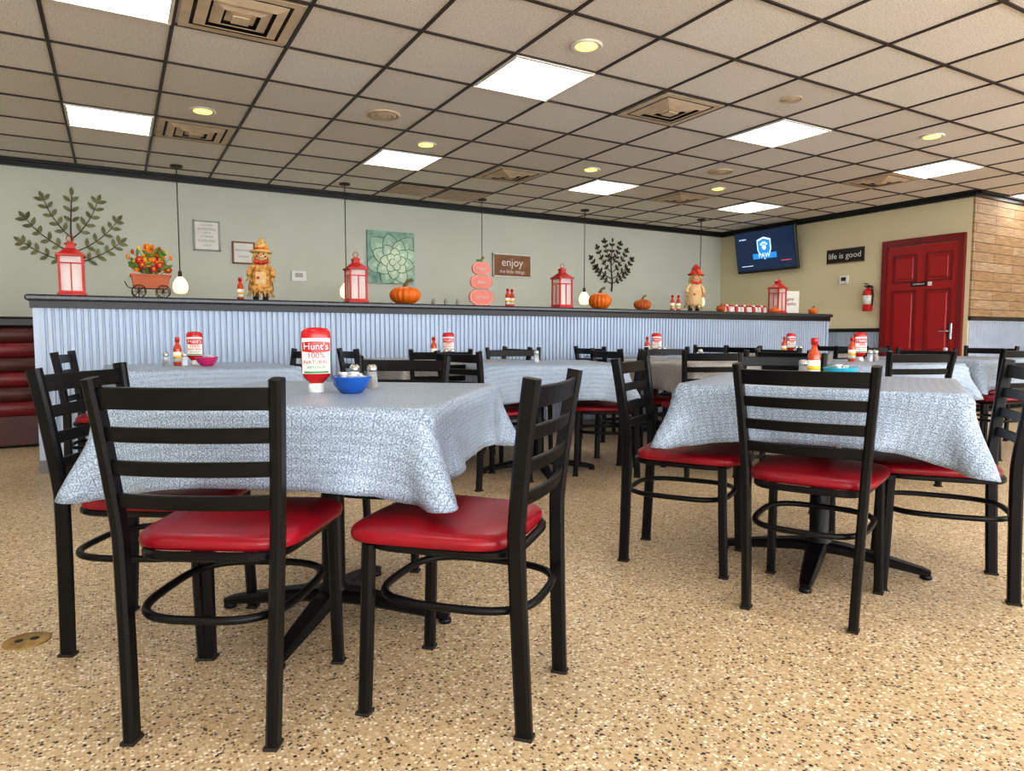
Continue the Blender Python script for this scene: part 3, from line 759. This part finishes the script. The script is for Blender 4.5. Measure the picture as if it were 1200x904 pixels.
sign('quote_sign',.92,2.05,.27,.33,'signw','signg',[('YOU ARE',.03,.115),('AMAZING',.042,.07),('LIFE IS',.028,.03),('A DREAM',.032,-.01),('DARLING',.042,-.055),('LIVE IT',.03,-.105)],'signg')
sign('small_framed_sign',1.30,1.885,.24,.25,'signw','signb',[('home sweet',.035,.03),('home',.05,-.04)],'signg')
sign('wooden_sign',4.84,1.92,.62,.32,'signb','signw',[('enjoy',.16,.04),('the little things',.068,-.085)],'signw')
b=MB(); b.bbox((0,-.016,0),(.17,.03,.12),'white',.006); b.box((0,-.032,.01),(.09,.004,.05),'signg'); b.obj('thermostat',(1.91,YB-.001,1.65))
# succulent canvas: rosette of pointed petals, outer ones first, each with a darker rim
b=MB(); W=.31; b.box((0,-.018,0),(2*W,.035,2*W+.03),'canvas')
y=-.0375; cx,cz=.04,-.05
ga=2.39996; NP=26
def petal(L,Wd,a,grow):
    side=[]; n=12
    for i in range(n+1):
        u=i/n; w=.5*Wd*(math.sin(math.pi*min(1,u**1.25))**.75)*(1 if u<1 else 0)+.012*(1-u)
        side.append(((L+grow)*u,w+(grow*.9 if i<n else 0)))
    poly=[(x_,-w_) for x_,w_ in side]+[(x_,w_) for x_,w_ in side[::-1][1:]]
    return [(max(-W,min(W,cx+x_*math.cos(a)-w_*math.sin(a))),max(-W-.015,min(W+.015,cz+x_*math.sin(a)+w_*math.cos(a)))) for x_,w_ in poly]
for q in range(NP):
    t=1-q/NP; L=.07+.36*t; Wd=.06+.17*t; a=q*ga
    k='suc1' if t>.7 else ('suc2' if t>.35 else 'suc3')
    b.prism(petal(L,Wd,a,.008),y-.0003,y+.0003,'suc0')
    b.prism(petal(L,Wd,a,0),y-.0009,y-.0003,k)
    b.prism(petal(L*.80,Wd*.45,a,0),y-.0013,y-.0009,{'suc1':'suc2','suc2':'suc3','suc3':'suc3'}[k])
    y-=.0017
b.obj('succulent_canvas',(3.06,YB-.001,1.93))

# ------------------------------------------------------------------ right wall
RW=-math.pi/2
b=MB(); b.T=Matrix.Rotation(math.radians(10),4,'X')
b.bbox((0,0,0),(1.14,.05,.66),'black',.01); b.box((0,-.0265,.008),(1.09,.004,.60),'screen')
sh=[(-.13,.14),(0,.18),(.13,.14),(.13,-.02),(.08,-.11),(0,-.17),(-.08,-.11),(-.13,-.02)]
b.prism([(x,z+.03) for x,z in sh],-.031,-.029,'scr_w'); b.prism([(x*.85,z*.85+.03) for x,z in sh],-.033,-.031,'scr_b')
b.prism([(x*1.7,z*.30-.08) for x,z in ((-.13,.14),(.13,.14),(.13,-.14),(-.13,-.14))],-.036,-.033,'scr_b')
b.text('PAW',.10,'scr_w',(0,-.037,-.075))
for dx,dz,r in((0,.03,.038),(-.05,.075,.018),(-.018,.10,.018),(.018,.10,.018),(.05,.075,.018)): b.ball((dx,-.034,dz+.02),(r,.003,r),'scr_w')
b.text('UP NEXT',.035,'scr_w',(-.40,-.030,.20)); b.box((.38,-.030,-.18),(.18,.003,.012),'scr_r'); b.box((-.35,-.030,-.22),(.22,.003,.010),'scr_w')
b.T=Matrix.Identity(4); b.box((0,.09,.0),(.06,.14,.06),'black'); b.box((0,.155,0),(.25,.02,.25),'black')
b.obj('wall_television',(XT-.168,7.30,2.27),RW-.0)
b=MB(); b.box((0,-.012,0),(.56,.022,.20),'black')
for z in(-.095,.095): b.box((0,-.014,z),(.56,.026,.010),'signb')
b.text('life is good',.115,'signw',(0,-.025,0)); b.obj('life_is_good_sign',(XT-.001,6.06,2.07),RW)
b=MB(); b.bbox((0,-.016,0),(.13,.03,.12),'white',.006); b.box((0,-.032,.01),(.07,.004,.05),'dark'); b.obj('thermostat',(XT-.001,6.06,1.73),RW)
b=MB(); b.lathe([(.055,-.17),(.062,-.16),(.062,.08),(.045,.12),(.018,.135),(.018,.15)],'extred',c=(0,-.075,0),seg=24)
b.lathe([(.0628,-.08),(.0628,.04)],'white',c=(0,-.075,0),seg=24); b.box((0,-.08,.165),(.03,.09,.03),'dark'); b.box((0,-.12,.195),(.022,.08,.010),'dark'); b.box((0,-.12,.165),(.022,.07,.008),'dark')
b.tube(catmull([(.02,-.08,.16),(.075,-.09,.12),(.078,-.09,-.06),(.07,-.09,-.10)],5),circ(.009,8),'dark',ref=(0,1,0)); b.box((0,-.006,.02),(.05,.012,.3),'steel')
b.lathe([(.018,0),(.018,.012)],'steel',c=(0,-.13,.16),seg=12); b.obj('fire_extinguisher',(XT-.001,5.66,1.45),RW)
b=MB(); W=.90; Hd=2.10
b.box((0,-.012,Hd/2),(W,.024,Hd),'doorred')
rows=[(.16,.62),(.74,1.52),(1.64,1.98)]
for sx in(-1,1):
    for z0,z1 in rows:
        cx=sx*.215; cw=.30; hh=z1-z0; zc=(z0+z1)/2
        for s2 in(-1,1):
            b.box((cx+s2*cw/2,-.030,zc),(.022,.012,hh+.022),'frame'); b.box((cx,-.030,zc+s2*hh/2),(cw,.012,.022),'frame')
        b.bbox((cx,-.027,zc),(cw-.07,.018,hh-.07),'doorred',.008)
b.bbox((W/2-.07,-.030,1.0),(.045,.012,.20),'steel',.004); b.tube(catmull([(W/2-.07,-.035,1.0),(W/2-.07,-.075,1.0),(W/2-.10,-.085,1.0),(W/2-.18,-.085,1.0)],4),circ(.010,8),'steel',ref=(0,0,1))
b.box((-.02,-.030,1.60),(.20,.012,.055),'dark'); b.text('RESTROOM',.028,'white',(-.02,-.037,1.60)); b.box((.12,-.038,1.60),(.045,.012,.05),'white')
b.obj('door_1',(XT-.004,4.985,.0),RW)
b=MB()
for sx in(-1,1): b.box((sx*(W/2+.032),-.025,(Hd+.09)/2),(.064,.05,Hd+.09),'frame')
b.box((0,-.025,Hd+.05),(W,.05,.085),'frame'); b.obj('trim_door_frame',(XT-.002,4.985,0),RW)

# ------------------------------------------------------------------ booths (channel-padded backs)
def booth(w,kk=('maroon','brown'),h=1.10,n=6):
    b=MB(); b.box((0,0,.06),(w,.52,.12),'dark'); b.box((0,.0,.25),(w,.50,.26),'black'); b.bbox((0,0,.43),(w,.54,.10),kk[0],.03)
    z=.27; hh=(h-.09-z)/n
    b.box((0,-.25,(h-.04)/2+.02),(w,.09,h-.05),'brown')
    for i in range(n):
        for yy,kx in((-.295,kk[i%2]),(-.205,kk[0])):
            b.tube([(-w/2+.01,yy,z+hh*(i+.5)),(-w/2+.03,yy,z+hh*(i+.5)),(w/2-.03,yy,z+hh*(i+.5)),(w/2-.01,yy,z+hh*(i+.5))],circ(hh*.53,16,.038),kx,ref=(0,0,1),rad=[.75,1,1,.75])
    for sx in(-1,1): b.bbox((sx*(w/2),-.25,(h-.02)/2),(.04,.15,h-.02),'black',.01)
    b.bbox((0,-.25,h-.045),(w+.04,.16,.09),'black',.02); return b
booth(1.16).obj('restaurant_booth',(-1.0,7.30,0)); booth(1.5).obj('restaurant_booth',(.6,7.0,0))
booth(1.2,('red','red'),.95).obj('restaurant_booth',(10.2,3.6,0),math.pi/2)
b=MB(); b.lathe([(.064,0),(.064,.003),(.058,.005)],'brass',seg=32); b.lathe([(.012,.005),(.012,.0065)],'dark',c=(-.02,0,0),seg=10); b.lathe([(.012,.005),(.012,.0065)],'dark',c=(.02,0,0),seg=10)
b.obj('floor_drain_cover',(-.27,2.52,.0))

# ------------------------------------------------------------------ world / light
w=bpy.data.worlds.new('World'); scene.world=w; w.use_nodes=True
bg=w.node_tree.nodes['Background']; bg.inputs[0].default_value=(.94,.965,1,1); bg.inputs[1].default_value=6.5
# ------------------------------------------------------------------ camera
cam=bpy.data.cameras.new('camera'); co=bpy.data.objects.new('camera',cam); COL.objects.link(co)
cam.lens=24; cam.sensor_width=36; cam.clip_start=.05
th=math.radians(30.1); ph=math.radians(4.15)
F=Vector((math.sin(th)*math.cos(ph),math.cos(th)*math.cos(ph),-math.sin(ph))); R=Vector((math.cos(th),-math.sin(th),0)); U=R.cross(F)
m=Matrix((R,U,-F)).transposed().to_4x4(); m.translation=(0,0,.94); co.matrix_world=m
scene.camera=co
scene.view_settings.view_transform='Standard'
scene.view_settings.look='None'
scene.view_settings.exposure=.38
scene.view_settings.gamma=.85
